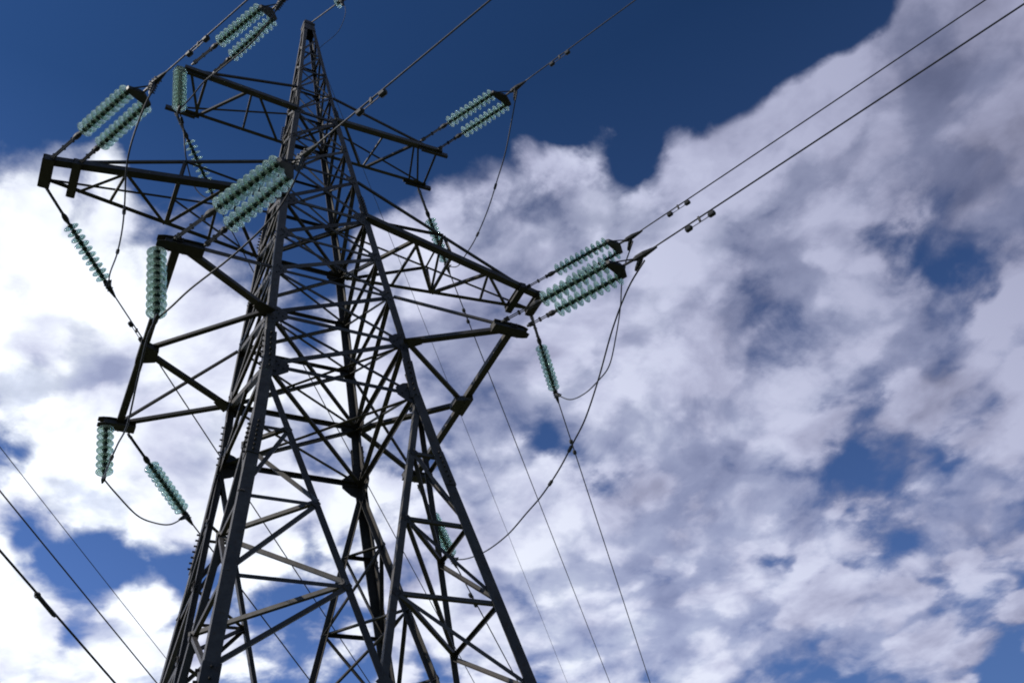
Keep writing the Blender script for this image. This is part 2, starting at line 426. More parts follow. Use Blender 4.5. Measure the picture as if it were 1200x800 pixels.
def angle(bm, p, q, w, t, A, B):
    """rolled steel angle: corner on the line p-q, flanges of width w along A and B"""
    p, q = V(p), V(q); ax = (q - p).normalized()
    A = (A - ax * A.dot(ax)).normalized(); B = (B - ax * B.dot(ax)); B = (B - A * B.dot(A)).normalized()
    extrude(bm, p, q, [(0, 0), (w, 0), (w, t), (t, t), (t, w), (0, w)], A, B)
def bar(bm, p, q, w, h, hint):
    p, q = V(p), V(q); A, B, W = frame_of(q - p, hint)
    extrude(bm, p, q, [(-w / 2, -h / 2), (w / 2, -h / 2), (w / 2, h / 2), (-w / 2, h / 2)], A, B)
def channel(bm, p, q, w, h, t, A, B):
    """U section: web of width w across A, flanges of height h along B"""
    p, q = V(p), V(q); ax = (q - p).normalized()
    A = (A - ax * A.dot(ax)).normalized(); B = (B - ax * B.dot(ax)); B = (B - A * B.dot(A)).normalized()
    extrude(bm, p, q, [(-w/2, 0), (w/2, 0), (w/2, h), (w/2 - t, h), (w/2 - t, t), (-w/2 + t, t), (-w/2 + t, h), (-w/2, h)], A, B)
def tube(bm, pts, r, seg=8):
    pts = [V(p) for p in pts]; rings = []
    A = None
    for i, p in enumerate(pts):
        dv = (pts[min(i + 1, len(pts) - 1)] - pts[max(i - 1, 0)]).normalized()
        if A is None: A = dv.orthogonal().normalized()
        A = (A - dv * A.dot(dv)).normalized(); B = dv.cross(A)
        rr = r[i] if isinstance(r, (list, tuple)) else r
        rings.append([bm.verts.new(p + (A * math.cos(k * 2 * math.pi / seg) + B * math.sin(k * 2 * math.pi / seg)) * rr) for k in range(seg)])
    for a, b in zip(rings, rings[1:]):
        for k in range(seg): bm.faces.new((a[k], a[(k + 1) % seg], b[(k + 1) % seg], b[k]))
    bm.faces.new(rings[0][::-1]); bm.faces.new(rings[-1])
def spline(pts, n=10):
    pts = [V(p) for p in pts]; P = [pts[0] * 2 - pts[1]] + pts + [pts[-1] * 2 - pts[-2]]; out = []
    for i in range(1, len(P) - 2):
        for k in range(n):
            t = k / n; a, b, c, e = P[i - 1], P[i], P[i + 1], P[i + 2]
            out.append(0.5 * ((2 * b) + (c - a) * t + (2 * a - 5 * b + 4 * c - e) * t * t + (3 * b - a - 3 * c + e) * t ** 3))
    out.append(pts[-1]); return out
def poly_plate(bm, pts, nrm, t):
    """flat plate from a loop of 3-D points, thickness t along nrm"""
    nrm = nrm.normalized()
    lo = [bm.verts.new(V(p) - nrm * t / 2) for p in pts]; hi = [bm.verts.new(V(p) + nrm * t / 2) for p in pts]
    n = len(pts)
    for i in range(n): bm.faces.new((lo[i], lo[(i + 1) % n], hi[(i + 1) % n], hi[i]))
    bm.faces.new(lo[::-1]); bm.faces.new(hi)
def bolt(bm, p, nrm, r=0.014, h=0.016):
    nrm = nrm.normalized(); A = nrm.orthogonal().normalized(); B = nrm.cross(A)
    prof = [(r * math.cos(k * math.pi / 3), r * math.sin(k * math.pi / 3)) for k in range(6)]
    extrude(bm, V(p), V(p) + nrm * h, prof, A, B)

# ------------------------------------------------------------------ ground
bm = bmesh.new()
S = 900; n = 60
grid = {}
for i in range(n + 1):
    for j in range(n + 1):
        x = -S + 2 * S * i / n; y = -S + 2 * S * j / n
        rr0 = math.hypot(x, y)
        grid[i, j] = bm.verts.new((x, y, 0.0 if rr0 < 40 else min(1, (rr0 - 40) / 200) * 2.2 * (math.sin(x * .013) + math.cos(y * .017) - 1.0)))
for i in range(n):
    for j in range(n): bm.faces.new((grid[i, j], grid[i + 1, j], grid[i + 1, j + 1], grid[i, j + 1]))
g_ = link('ground', bm, M_GROUND, smooth=True); g_['kind'] = 'structure'

# ------------------------------------------------------------------ the lattice tower
CORN = dict(N=(-1, -1), E=(1, -1), W=(-1, 1), B=(1, 1))
ZJ, ZL, ZM, ZT, ZP = 10.9, 12.0, d['zm'], d['zt'], d['zp']
KZ = [0, ZJ, ZL, ZM, ZT, ZP]
def interp(z, ys):
    for i in range(5):
        if z <= KZ[i + 1] or i == 4:
            t = (z - KZ[i]) / (KZ[i + 1] - KZ[i]); return ys[i] + (ys[i + 1] - ys[i]) * t
def leg(k, z):
    a, b = CORN[k]
    return V((a * interp(z, [d['sbx'], d['sjx'], d['slx'], d['smx'], d['stx'], d['sp']]),
              b * interp(z, [d['sby'], d['sjy'], d['sly'], d['smy'], d['sty'], d['sp']]), z))
tower = thing('transmission_tower', 'tall dark steel lattice transmission tower with six cross arms', 'transmission tower')
X, Y, Z = V((1, 0, 0)), V((0, 1, 0)), V((0, 0, 1))
FACES = dict(front=('N', 'E', V((0, -1, 0))), right=('E', 'B', V((1, 0, 0))), back=('B', 'W', V((0, 1, 0))), left=('W', 'N', V((-1, 0, 0))))
UP = [ZJ, ZL, ZL + d['hl'], 14.18, ZM, ZM + d['hm'], 17.6, ZT, ZT + d['ht'], 20.55, 21.45, 22.3]
LOWN = [10.9, 9.66, 8.45, 7.28, 6.1]
LEGW = lambda z: 0.175 if z < 5.9 else (0.150 if z < 11.2 else (0.125 if z < 15.6 else (0.105 if z < 18.6 else 0.075)))
# legs
for k, (a, b) in CORN.items():
    bm = bmesh.new()
    cuts = [0.15, 5.6, 9.45, 11.3, ZL, ZM, 15.7, ZT, 18.9, ZP]
    for z0, z1 in zip(cuts, cuts[1:]):
        w = LEGW((z0 + z1) / 2)
        angle(bm, leg(k, z0), leg(k, z1), w, w * 0.11, V((-a, 0, 0)), V((0, -b, 0)))
    lo = link('leg', bm, M_STEEL, tower)
    # splices: cover angles bolted over the joints
    for zs, hh in ((5.75, .45), (9.45, .30), (11.2, .40), (15.75, .28), (18.95, .22)):
        bm = bmesh.new(); w = LEGW(zs - .1) * 1.06
        p, q = leg(k, zs - hh), leg(k, zs + hh); off = V((a, b, 0)) * 0.012
        angle(bm, p + off, q + off, w, 0.012, V((-a, 0, 0)), V((0, -b, 0)))
        for i in range(7):
            c = p.lerp(q, (i + .5) / 7) + off
            bolt(bm, c + V((-a * w * .5, 0, 0)), V((0, b, 0)), .015, .04); bolt(bm, c + V((0, -b * w * .5, 0)), V((a, 0, 0)), .015, .04)
        link('splice_plate', bm, M_PLATE, lo)
    bm = bmesh.new()
    f0 = leg(k, 0.0); prof = [(-.45, -.45), (.45, -.45), (.45, .45), (-.45, .45)]
    extrude(bm, V((f0.x, f0.y, -.6)), V((f0.x, f0.y, .16)), prof, X, Y)
    poly_plate(bm, [V((f0.x - .3 * s, f0.y - .3 * t, .175)) for s, t in ((1, 1), (1, -1), (-1, -1), (-1, 1))], Z, .03)
    link('concrete_footing', bm, M_CONC, tower)

def brace(bm, p, q, w, nrm, up=Z, off=0.0, flip=1):
    """angle brace: one flange flat against the face (normal nrm), the other turned inwards"""
    p, q = V(p) + nrm * off, V(q) + nrm * off
    ax = (q - p).normalized(); A = ax.cross(nrm) * flip
    angle(bm, p - A * w / 2, q - A * w / 2, w, max(.005, w * .12), A, -nrm)
def inset(p, q, m):
    v = (q - p).normalized(); return p + v * m, q - v * m
for fname, (k1, k2, nrm) in FACES.items():
    bm = bmesh.new(); face = None
    for i, z in enumerate(UP[:-1]):
        w = 0.065 if z in (ZL, ZM, ZT, ZJ) else (0.050 if z < 17 else 0.040)
        p, q = leg(k1, z), leg(k2, z)
        if face is not None: bm = bmesh.new()
        brace(bm, p, q, w, nrm, off=-0.012)
        if face is None: face = link('face_frame', bm, M_STEEL, tower)
        else: link('horizontal_brace', bm, M_STEEL, face)
    if fname in ('right',): k1, k2 = k2, k1
    if fname in ('back', 'left'): k1, k2 = k2, k1
    for i, (z0, z1) in enumerate(zip(UP, UP[1:])):
        w = 0.078 if z1 < 17 else (0.064 if z1 < 19 else 0.046)
        bm = bmesh.new(); brace(bm, *inset(leg(k1, z0), leg(k2, z1), .04), w, nrm, off=-0.014)
        link('diagonal_brace', bm, M_STEEL, face)
        if z1 < 21:
            bm = bmesh.new(); brace(bm, *inset(leg(k2, z0), leg(k1, z1), .04), w * .62, nrm, off=-0.024, flip=-1)
            link('diagonal_brace', bm, M_STEEL, face)
    # gusset plates at the leg nodes
    for z in UP[:-2]:
        s = 0.30 if z in (ZL, ZM) else (0.34 if z == ZJ else (0.22 if z < 17 else (0.20 if z == ZT else 0.14)))
        for ka, kb in ((k1, k2), (k2, k1)):
            c = leg(ka, z); hv = (leg(kb, z) - c).normalized(); vv = (leg(ka, z + .3) - leg(ka, z - .3)).normalized()
            bm = bmesh.new(); o_ = nrm * -0.006
            loop = [c - vv * s * .75, c + vv * s * .75, c + vv * s * .55 + hv * s * .55, c + hv * s * .95 + vv * s * .22, c + hv * s * .95 - vv * s * .22, c - vv * s * .55 + hv * s * .55]
            loop = [p + hv * 0.012 + o_ for p in loop]
            poly_plate(bm, loop, nrm, 0.010)
            for (h_, v_) in ((.3, .42), (.3, -.42), (.55, .1), (.75, -.08), (.45, .3), (.45, -.3)):
                bolt(bm, c + hv * s * h_ + vv * s * v_ + nrm * 0.001, nrm, .012, .014)
            link('gusset_plate', bm, M_PLATE, face)
    # tall bottom panels: two diagonals meeting at mid-face, stiffened back to the legs
    zt_, zc_ = 10.85, 6.1
    C_ = (leg(k1, zc_) + leg(k2, zc_)) / 2
    for ka in (k1, k2):
        T = leg(ka, zt_)
        node = lambda z: T + (C_ - T) * ((zt_ - z) / (zt_ - zc_))
        bm = bmesh.new(); brace(bm, T, C_, 0.085, nrm, off=-0.010, flip=1 if ka == k1 else -1)
        link('diagonal_brace', bm, M_STEEL, face)
        for i, z in enumerate(LOWN[1:-1]):
            bm = bmesh.new(); brace(bm, *inset(leg(ka, z), node(z), .03), 0.048, nrm, off=-0.024)
            link('stiffener', bm, M_STEEL, face)
            bm = bmesh.new(); brace(bm, *inset(node(z), leg(ka, LOWN[i + 2]), .03), 0.050, nrm, off=-0.018)
            link('stiffener', bm, M_STEEL, face)
            bm = bmesh.new(); c = node(z); hv = (leg(ka, z) - c).normalized(); s = .07
            poly_plate(bm, [c + V((0, 0, s)), c + hv * s * 1.1, c - V((0, 0, s)), c - hv * s * .7], nrm, .012)
            link('gusset_plate', bm, M_PLATE, face)
    bm = bmesh.new(); brace(bm, leg(k1, zc_ - .25), leg(k2, zc_ - .25), 0.09, nrm, off=-0.01)
    link('belt_strut', bm, M_STEEL, face)
    bm = bmesh.new(); s = .10
    poly_plate(bm, [C_ + V((0, 0, s)), C_ + nrm.cross(Z) * s, C_ - V((0, 0, s)), C_ - nrm.cross(Z) * s], nrm, .014)
    link('gusset_plate', bm, M_PLATE, face)
    for ka in (k1, k2):      # below the picture: down to the footings
        bm = bmesh.new(); brace(bm, C_, leg(ka, 0.3), 0.085, nrm, off=-0.012); link('diagonal_brace', bm, M_STEEL, face)
        for z in (4.2, 2.3):
            t = (zc_ - z) / (zc_ - .3); nd = C_.lerp(leg(ka, .3), t)
            bm = bmesh.new(); brace(bm, leg(ka, z), nd, 0.048, nrm, off=-0.022); link('stiffener', bm, M_STEEL, face)
# corner (hip) bracing between neighbouring faces of the bottom panel
def dnode(fc, ka, z):
    k1, k2, nrm = FACES[fc]; C_ = (leg(k1, 6.1) + leg(k2, 6.1)) / 2; T = leg(ka, 10.85)
    return T + (C_ - T) * ((10.85 - z) / (10.85 - 6.1))
for ka, fa, fb_ in (('N', 'front', 'left'), ('E', 'right', 'front'), ('B', 'back', 'right'), ('W', 'left', 'back')):
    for i, z in enumerate(LOWN[1:-1]):
        p, q = dnode(fa, ka, z), dnode(fb_, ka, z)
        bm = bmesh.new(); brace(bm, p, q, .050, -Z, off=0.0, flip=-1); link('hip_brace', bm, M_STEEL, tower)
        if i < 2:
            bm = bmesh.new(); p, q = dnode(fb_, ka, z), dnode(fa, ka, LOWN[i + 2])
            brace(bm, p, q, .050, -Z, off=0.0, flip=1); link('hip_brace', bm, M_STEEL, tower)
# diaphragms
for z in (ZJ, ZL, ZM, ZT):
    bm = bmesh.new()
    for a_, b2 in (('N', 'B'), ('E', 'W')):
        brace(bm, leg(a_, z), leg(b2, z), .05, -Z, off=0.02 if a_ == 'N' else 0.035)
    link('diaphragm', bm, M_STEEL, tower)
# earth-wire peak
bm = bmesh.new()
sp = d['sp'] + .015
for s0, s1, z0, z1 in ((sp + .01, sp + .01, ZP - .04, ZP + .03), (sp * .8, .09, ZP + .03, ZP + .16)):
    lo_ = [bm.verts.new((x * s0, y * s0, z0)) for x, y in ((-1, -1), (1, -1), (1, 1), (-1, 1))]
    hi_ = [bm.verts.new((x * s1, y * s1, z1)) for x, y in ((-1, -1), (1, -1), (1, 1), (-1, 1))]
    for i in range(4): bm.faces.new((lo_[i], lo_[(i + 1) % 4], hi_[(i + 1) % 4], hi_[i]))
    bm.faces.new(lo_[::-1]); bm.faces.new(hi_)
for fn, (k1, k2, nrm) in FACES.items():
    c1, c2, c3, c4 = leg(k1, ZP), leg(k2, ZP), leg(k2, ZP - .34), leg(k1, ZP - .34)
    poly_plate(bm, [p + nrm * .006 for p in (c1, c2, c3, c4)], nrm, .008)
link('peak_cap', bm, M_PLATE, tower)

# cross arms --------------------------------------------------------------
def tip(lv, s, w):
    q = 'l' if s < 0 else 'r'
    e = d['e' + lv]; z = {'t': ZT, 'm': ZM, 'l': ZL}[lv] + d['z' + lv + q]
    return V((s * d['a' + lv + q], (-e if w == 'f' else e), z))
def cross_arm(lv, s, fw, rw, tw, nodes):
    kf, kb = ('N', 'W') if s < 0 else ('E', 'B')
    zb = {'t': ZT, 'm': ZM}[lv]; hu = d['h' + lv]
    F0, R0, F1, R1 = leg(kf, zb), leg(kb, zb), tip(lv, s, 'f'), tip(lv, s, 'b')
    FT0, RT0 = leg(kf, zb + hu), leg(kb, zb + hu)
    F = lambda t: F0.lerp(F1, t); R = lambda t: R0.lerp(R1, t)
    FT = lambda t: FT0.lerp(F1, t); RT = lambda t: RT0.lerp(R1, t)
    fn = dict(F=F, R=R, FT=FT, RT=RT)
    bm = bmesh.new()
    # bottom chords: the front one a pair of channels, the rear one an angle
    channel(bm, F(-.02), F(1.0), fw, fw * .8, .010, Y, Z)
    angle(bm, R(-.02), R(1.0), rw, rw * .12, -Y, Z)
    arm = link('cross_arm', bm, M_STEEL, tower)
    for a_, b2 in (('FT', 'F'), ('RT', 'R')):
        bm = bmesh.new(); p, q = fn[a_](0), fn[a_](.985)
        angle(bm, p, q, tw, tw * .14, Z, Y if a_ == 'FT' else -Y); link('tie', bm, M_STEEL, arm)
    for a_, ta, b2, tb, w in nodes:
        bm = bmesh.new(); p, q = fn[a_](ta), fn[b2](tb)
        nr = -Z if (len(a_) == 1 and len(b2) == 1 and a_ != b2) else (V((s, 0, 0)) if a_[0] != b2[0] else Y)
        brace(bm, *inset(p, q, .01), w, nr, off=0.004); link('brace', bm, M_STEEL, arm)
    return arm, F, R
def end_beam(arm, p, q, w, h):
    bm = bmesh.new(); v = (q - p).normalized()
    for sx in (-1, 1):
        o_ = X * sx * w * .30
        channel(bm, p + o_, q + o_, h, w * .38, .012, Z, X * sx)
    poly_plate(bm, [p + X * w * .5 - Z * h * .5, q + X * w * .5 - Z * h * .5, q - X * w * .5 - Z * h * .5, p - X * w * .5 - Z * h * .5], Z, .012)
    poly_plate(bm, [p + X * w * .5 + Z * h * .5, q + X * w * .5 + Z * h * .5, q - X * w * .5 + Z * h * .5, p - X * w * .5 + Z * h * .5], Z, .012)
    for e_, o2 in ((p, -1), (q, 1)):
        poly_plate(bm, [e_ + X * w * .5 - Z * h * .5, e_ + X * w * .5 + Z * h * .5, e_ - X * w * .5 + Z * h * .5, e_ - X * w * .5 - Z * h * .5], v, .012)
    link('end_beam', bm, M_PLATE, arm)
MIDN = [('R', .0, 'F', .25, .06), ('F', .25, 'R', .46, .06), ('R', .46, 'F', .68, .055), ('F', .68, 'R', .86, .05), ('R', .25, 'F', .27, .045), ('R', .46, 'F', .46, .05), ('R', .72, 'F', .68, .042),
        ('F', .46, 'FT', .46, .045), ('R', .46, 'RT', .46, .045), ('R', .46, 'FT', .46, .05), ('FT', .46, 'F', .02, .045), ('RT', .46, 'R', .02, .045), ('RT', .46, 'FT', .46, .04)]
TOPL = [('R', .78, 'F', .94, .05), ('R', .80, 'F', .80, .05), ('R', .78, 'F', .43, .05), ('R', .37, 'F', .40, .04), ('R', .04, 'F', .33, .05)]
TOPR = [('F', .05, 'R', .34, .05), ('R', .36, 'F', .42, .034), ('R', .38, 'F', .72, .05), ('F', .72, 'R', .83, .04), ('F', .76, 'R', .92, .04), ('F', .95, 'R', .98, .045)]
for s in (-1, 1):
    arm, F, R = cross_arm('m', s, .125, .075, .045, MIDN)
    if s < 0: arm['label'] = 'middle cross arm whose tip points left past the clouds'
    for t, w in ((1.0, .13), (.885, .10)):
        p, q = F(t), R(t); v = (q - p).normalized()
        end_beam(arm, p - v * .10, q + v * .10, w, .13)
    arm, F, R = cross_arm('t', s, .11, .07, .042, TOPL if s < 0 else TOPR)
    p, q = F(1), R(1)
    for (c, e_, cs) in ((F(.80), F(1.0), (F(.97), F(.80))), (R(.80), R(1.0), (R(.97), R(.80)))):
        bm = bmesh.new()
        v = (e_ - c).normalized(); channel(bm, c, e_ + v * .14, .10, .06, .012, Z, Y)
        for c2 in cs:
            poly_plate(bm, [c2 + V((dx, 0, dz)) for dx, dz in ((-.07, -.07), (.07, -.07), (.07, .06), (-.07, .06))], Y, .014)
        link('end_plate', bm, M_PLATE, arm)
# lower arms: a wide rectangular frame, its outer beam parallel to the line
for s in (-1, 1):
    kf, kb = ('N', 'W') if s < 0 else ('E', 'B')
    A1, A2 = tip('l', s, 'f'), tip('l', s, 'b'); L1, L2 = leg(kf, ZL), leg(kb, ZL)
    M_ = A1.lerp(A2, .55 if s < 0 else .47)
    bm = bmesh.new(); v = (A2 - A1).normalized()
    channel(bm, A1 - v * .08, A2 + v * .08, .105, .08, .010, X, Z)
    arm = link('cross_arm', bm, M_STEEL, tower)
    for p, q, w in ((A1, L1, .095), (A2, L2, .075), (M_, L1, .07), (M_, L2, .085)):
        bm = bmesh.new(); channel(bm, p, q, w, w * .7, .009, Y, Z); link('strut', bm, M_STEEL, arm)
    for p, k in ((A1, kf), (A2, kb)):
        bm = bmesh.new(); q = leg(k, ZL + d['hl']); angle(bm, p + Z * .05, q, .040, .006, Z, Y); link('tie', bm, M_STEEL, arm)
    for c, ln in ((A1, (.27, .34)), (A2, (.32, .24))):
        bm = bmesh.new(); p = c + X * s * ln[0]; q = c - X * s * ln[1]
        for sy in (-1, 1):
            channel(bm, p.lerp(q, .16) + Y * sy * .048, q + Y * sy * .048, .102, .036, .010, Z, Y * sy)
        for zz in (-.055, .055):
            a1, a2, a3 = p, p.lerp(q, .12), p.lerp(q, .28)
            poly_plate(bm, [a3 + Y * .088 + Z * zz, q + Y * .088 + Z * zz, q - Y * .088 + Z * zz, a3 - Y * .088 + Z * zz, a2 - Y * .072 + Z * zz, a1 - Y * .045 + Z * zz, a1 + Y * .045 + Z * zz, a2 + Y * .072 + Z * zz], Z, .008)
        for f_ in (.17, .55, .985):
            c_ = p.lerp(q, f_); poly_plate(bm, [c_ + Y * .05 - Z * .049, c_ + Y * .05 + Z * .049, c_ - Y * .05 + Z * .049, c_ - Y * .05 - Z * .049], X, .010)
        for i in range(5):
            for sy in (-1, 1): bolt(bm, p.lerp(q, .2 + .75 * (i + .5) / 5) + Y * sy * .07 - Z * .059, -Z, .013, .014)
        link('attachment_box', bm, M_PLATE, arm)
    bm = bmesh.new()
    poly_plate(bm, [M_ + V((-s * .20, -.12, -.02)), M_ + V((s * .07, -.22, -.02)), M_ + V((s * .07, .22, -.02)), M_ + V((-s * .20, .12, -.02))], Z, .10)
    for i in range(6): bolt(bm, M_ + V((-s * .05 + s * .02 * (i % 2), -.15 + .06 * i, -.07)), -Z, .013, .014)
    link('gusset_plate', bm, M_PLATE, arm)
    for L_, P_ in ((L1, A1), (L2, M_)):
        bm = bmesh.new(); v = (P_ - L_); v.z = 0; v.normalize(); w_ = v.cross(Z)
        poly_plate(bm, [L_ + w_ * .12 - v * .05, L_ + v * .22 + w_ * .07, L_ + v * .22 - w_ * .07, L_ - w_ * .12 - v * .05], Z, .014)
        link('gusset_plate', bm, M_PLATE, arm)

# ------------------------------------------------------------------ insulators
def lathe_mesh(name, prof, seg, mat, closed=True):
    bm = bmesh.new(); rings = []
    for r, z in prof:
        if r < 1e-5: rings.append([bm.verts.new((0, 0, z))])
        else: rings.append([bm.verts.new((r * math.cos(2 * math.pi * k / seg), r * math.sin(2 * math.pi * k / seg), z)) for k in range(seg)])
    pairs = list(zip(rings, rings[1:]))
    if closed: pairs.append((rings[-1], rings[0]))
    for a, b in pairs:
        for k in range(seg):
            k2 = (k + 1) % seg
            if len(a) == 1 and len(b) == 1: continue
            if len(a) == 1: bm.faces.new((a[0], b[k], b[k2]))
            elif len(b) == 1: bm.faces.new((a[k], a[k2], b[0]))
            else: bm.faces.new((a[k], a[k2], b[k2], b[k]))
    bmesh.ops.recalc_face_normals(bm, faces=bm.faces[:])
    me = bpy.data.meshes.new(name); bm.to_mesh(me); bm.free(); me.materials.append(mat)
    for p in me.polygons: p.use_smooth = True
    return me
# local +z runs from the tower end of the string to the wire end; the bell opens towards the wire
GLASS = lathe_mesh('glass_bell', [(.036, .012), (.060, .013), (.095, .020), (.120, .032), (.127, .042), (.123, .045), (.108, .038), (.101, .038), (.098, .050), (.093, .050), (.090, .036), (.074, .032), (.071, .048), (.066, .048), (.063, .030), (.050, .027), (.036, .027)], 28, M_GLASS)
CAP = lathe_mesh('malleable_cap', [(.0, -.024), (.022, -.024), (.038, -.014), (.044, .008), (.046, .024), (.040, .032), (.036, .040), (.033, .060), (.028, .080), (.024, .098), (.0, .098)], 14, M_CAP, closed=False)
def axis_matrix(p, dv):
    z = dv.normalized(); x = z.orthogonal().normalized(); y = z.cross(x)
    m = Matrix((x, y, z)).transposed().to_4x4(); m.translation = p; return m
def child(name, me, parent, mw):
    o = bpy.data.objects.new(name, me); COL.objects.link(o); o.parent = parent
    o.matrix_parent_inverse = Matrix.Identity(4)
    o.matrix_basis = WORLD[parent.name].inverted() @ mw
    WORLD[o.name] = mw
    return o
def disc_row(t, p, q, n):
    dv = q - p; st = dv.length / n
    for i in range(n):
        m = axis_matrix(p + dv.normalized() * (st * i + .02), dv)
        m = m @ Matrix.Rotation(random.uniform(-.05, .05), 4, 'X') @ Matrix.Scale(min(1.0, st / .112) if False else 1.0, 4)
        g = child('glass_disc', GLASS, t, m)
        child('metal_cap', CAP, g, m)
def ext_link(t, p, q, twin=True, name='extension_link'):
    """forged rod, clevises and twin straps between arm and first disc"""
    dv = (q - p); L = dv.length; w = dv.normalized(); A = w.orthogonal().normalized(); B = w.cross(A)
    bm = bmesh.new()
    tube(bm, [p, p + w * L * .12], .022, 8)
    tube(bm, [p + w * L * .10 - B * .035, p + w * L * .10 + B * .035], .024, 8)
    if twin:
        for s in (-1, 1): bar(bm, p + w * L * .10 + B * .013 * s, p + w * L * .74 + B * .013 * s, .038, .016, A)
    else:
        tube(bm, [p + w * L * .10, p + w * L * .74], .014, 8)
    for f in (.16, .44, .70):
        c = p + w * L * f; tube(bm, [c - B * .038, c + B * .038], .020, 6)
    tube(bm, [p + w * L * .72, p + w * L * .80, p + w * L * .88, q - w * .02], [.022, .045, .045, .024], 10)
    tube(bm, [q - w * .03, q + w * .01], .026, 8)
    link(name, bm, M_FIT, t)
def clamp_mesh(bm, p, dirv, jump):
    """bolted dead-end clamp: tapered body along the wire and a tail turned down to the jumper"""
    w = dirv.normalized()
    tube(bm, [p - w * .16, p - w * .10, p + w * .02, p + w * .16, p + w * .24], [.022, .045, .050, .030, .016], 10)
    j = (V(jump) - p).normalized() if jump is not None else V((0, 0, -1))
    tube(bm, [p - w * .02, p + j * .10, p + j * .22, p + j * .26], [.042, .040, .030, .018], 8)
    for i in range(4):
        c = p + j * (.06 + .045 * i); A = j.cross(w).normalized()
        tube(bm, [c - A * .055, c + A * .055], .011, 6)
    for i in range(3):
        c = p + w * (-.06 + .06 * i); A = j.cross(w).normalized()
        tube(bm, [c - A * .06, c + A * .06], .011, 6)
J = DATA['J']
JUMP = {'F_mid_left': J['mid_left'][1], 'R_mid_left': J['mid_left'][-2], 'F_low_left': J['low_left_a'][1], 'R_low_left': J['low_left_c'][-2],
        'F_top_left': J['top_left_a'][1], 'R_top_left': J['top_left_b'][-2], 'F_mid_right': J['mid_right'][1], 'R_mid_right': J['mid_right'][-2],
        'F_low_right': J['low_right'][1], 'R_low_right': J['low_right'][-2], 'F_top_right': J['top_right'][1], 'R_top_right': J['top_right'][-2]}
LAB_F = {'top_left': 'double green glass insulator string rising from the upper left arm at the top edge',
         'top_right': 'double green glass insulator string against blue sky at the upper right arm tip',
         'mid_left': 'double green glass insulator string at the far left arm tip under blue sky',
         'mid_right': 'upper one of the two overlapping double glass insulator strings on the right',
         'low_left': 'large double green glass insulator string crossing in front of the left tower legs',
         'low_right': 'lower one of the two overlapping double glass insulator strings on the right'}
LAB_R = {'top_left': 'small glass insulator string seen above the left middle arm, partly hidden behind it',
         'top_right': 'small glass insulator string hanging behind the right middle arm',
         'mid_left': 'slanting glass insulator string hanging from the far left arm tip before white cloud',
         'mid_right': 'slanting glass insulator string below the right middle arm tip',
         'low_left': 'slanting pale glass insulator string beside a short vertical one at the lower left',
         'low_right': 'glass insulator string half hidden behind the lower right tower lattice'}
for k, lab in LAB_F.items():
    o = DATA['F_' + k]; c = V(o['clamp'])
    S0, S1 = [[V(p) for p in s_] for s_ in o['strings']]
    t = thing('double_insulator_string', lab, 'insulator', loc=S0[0], group='double tension insulator strings on the near side')
    for (a, b2, e) in (S0, S1):
        ext_link(t, a, b2); disc_row(t, b2, e, 10)
    # yoke plate and its links
    bm = bmesh.new(); p, q = S0[2], S1[2]; v = (q - p).normalized(); fw = ((p + q) / 2 - c); fw.normalize(); nrm = v.cross(fw).normalized(); mid = (p + q) / 2
    base = [p - v * .05 + fw * .03, q + v * .05 + fw * .03, q + v * .05 - fw * .05, mid - fw * .13 + v * .06, mid - fw * .13 - v * .06, p - v * .05 - fw * .05]
    poly_plate(bm, base, nrm, .05)
    tube(bm, [p, p + nrm * .05], .03, 8); tube(bm, [q, q + nrm * .05], .03, 8)
    link('yoke_plate', bm, M_FIT, t)
    bm = bmesh.new()
    tube(bm, [p - v * .02 - fw * .03, c + fw * .12], .012, 6); tube(bm, [mid - fw * .12, c], .020, 8)
    link('yoke_link', bm, M_FIT, t)
    bm = bmesh.new(); clamp_mesh(bm, c, -fw, JUMP['F_' + k]); link('dead_end_clamp', bm, M_FIT, t)
for k, lab in LAB_R.items():
    o = DATA['R_' + k]; a, b2, e = [V(p) for p in o['strings'][0]]; c = V(o['clamp'])
    t = thing('insulator_string', lab, 'insulator', loc=a, group='single tension insulator strings on the far side')
    ext_link(t, a, b2, twin=True); disc_row(t, b2, e, 10)
    bm = bmesh.new(); tube(bm, [e, c], .018, 8); link('link', bm, M_FIT, t)
    bm = bmesh.new(); clamp_mesh(bm, c, (c - e), JUMP['R_' + k]); link('dead_end_clamp', bm, M_FIT, t)
LAB_H = {'low_left_front': 'vertical green glass insulator string hanging under the black box beam left of the legs',
         'low_left_back': 'short vertical green glass insulator string at the lowest left arm corner',
         'top_left': 'vertical green glass insulator string hanging from the upper left arm tip'}
for k, lab in LAB_H.items():
    a, e = [V(p) for p in DATA['H_' + k]]
    t = thing('jumper_insulator_string', lab, 'insulator', loc=a, group='vertical jumper insulator strings')
    bm = bmesh.new(); tube(bm, [a + Z * .02, a.lerp(e, .06)], .02, 8); link('hanger', bm, M_FIT, t)
    nn = max(7, round((e - a).length * .93 / .128))
    disc_row(t, a.lerp(e, .05), e, nn)
    bm = bmesh.new(); w = V((0, 1, 0)); tube(bm, [e + Z * .02, e - Z * .06], .018, 8)
    tube(bm, [e - Z * .06 - w * .11, e - Z * .05 - w * .04, e - Z * .05 + w * .04, e - Z * .06 + w * .11], [.014, .032, .032, .014], 8)
    link('suspension_clamp', bm, M_FIT, t)

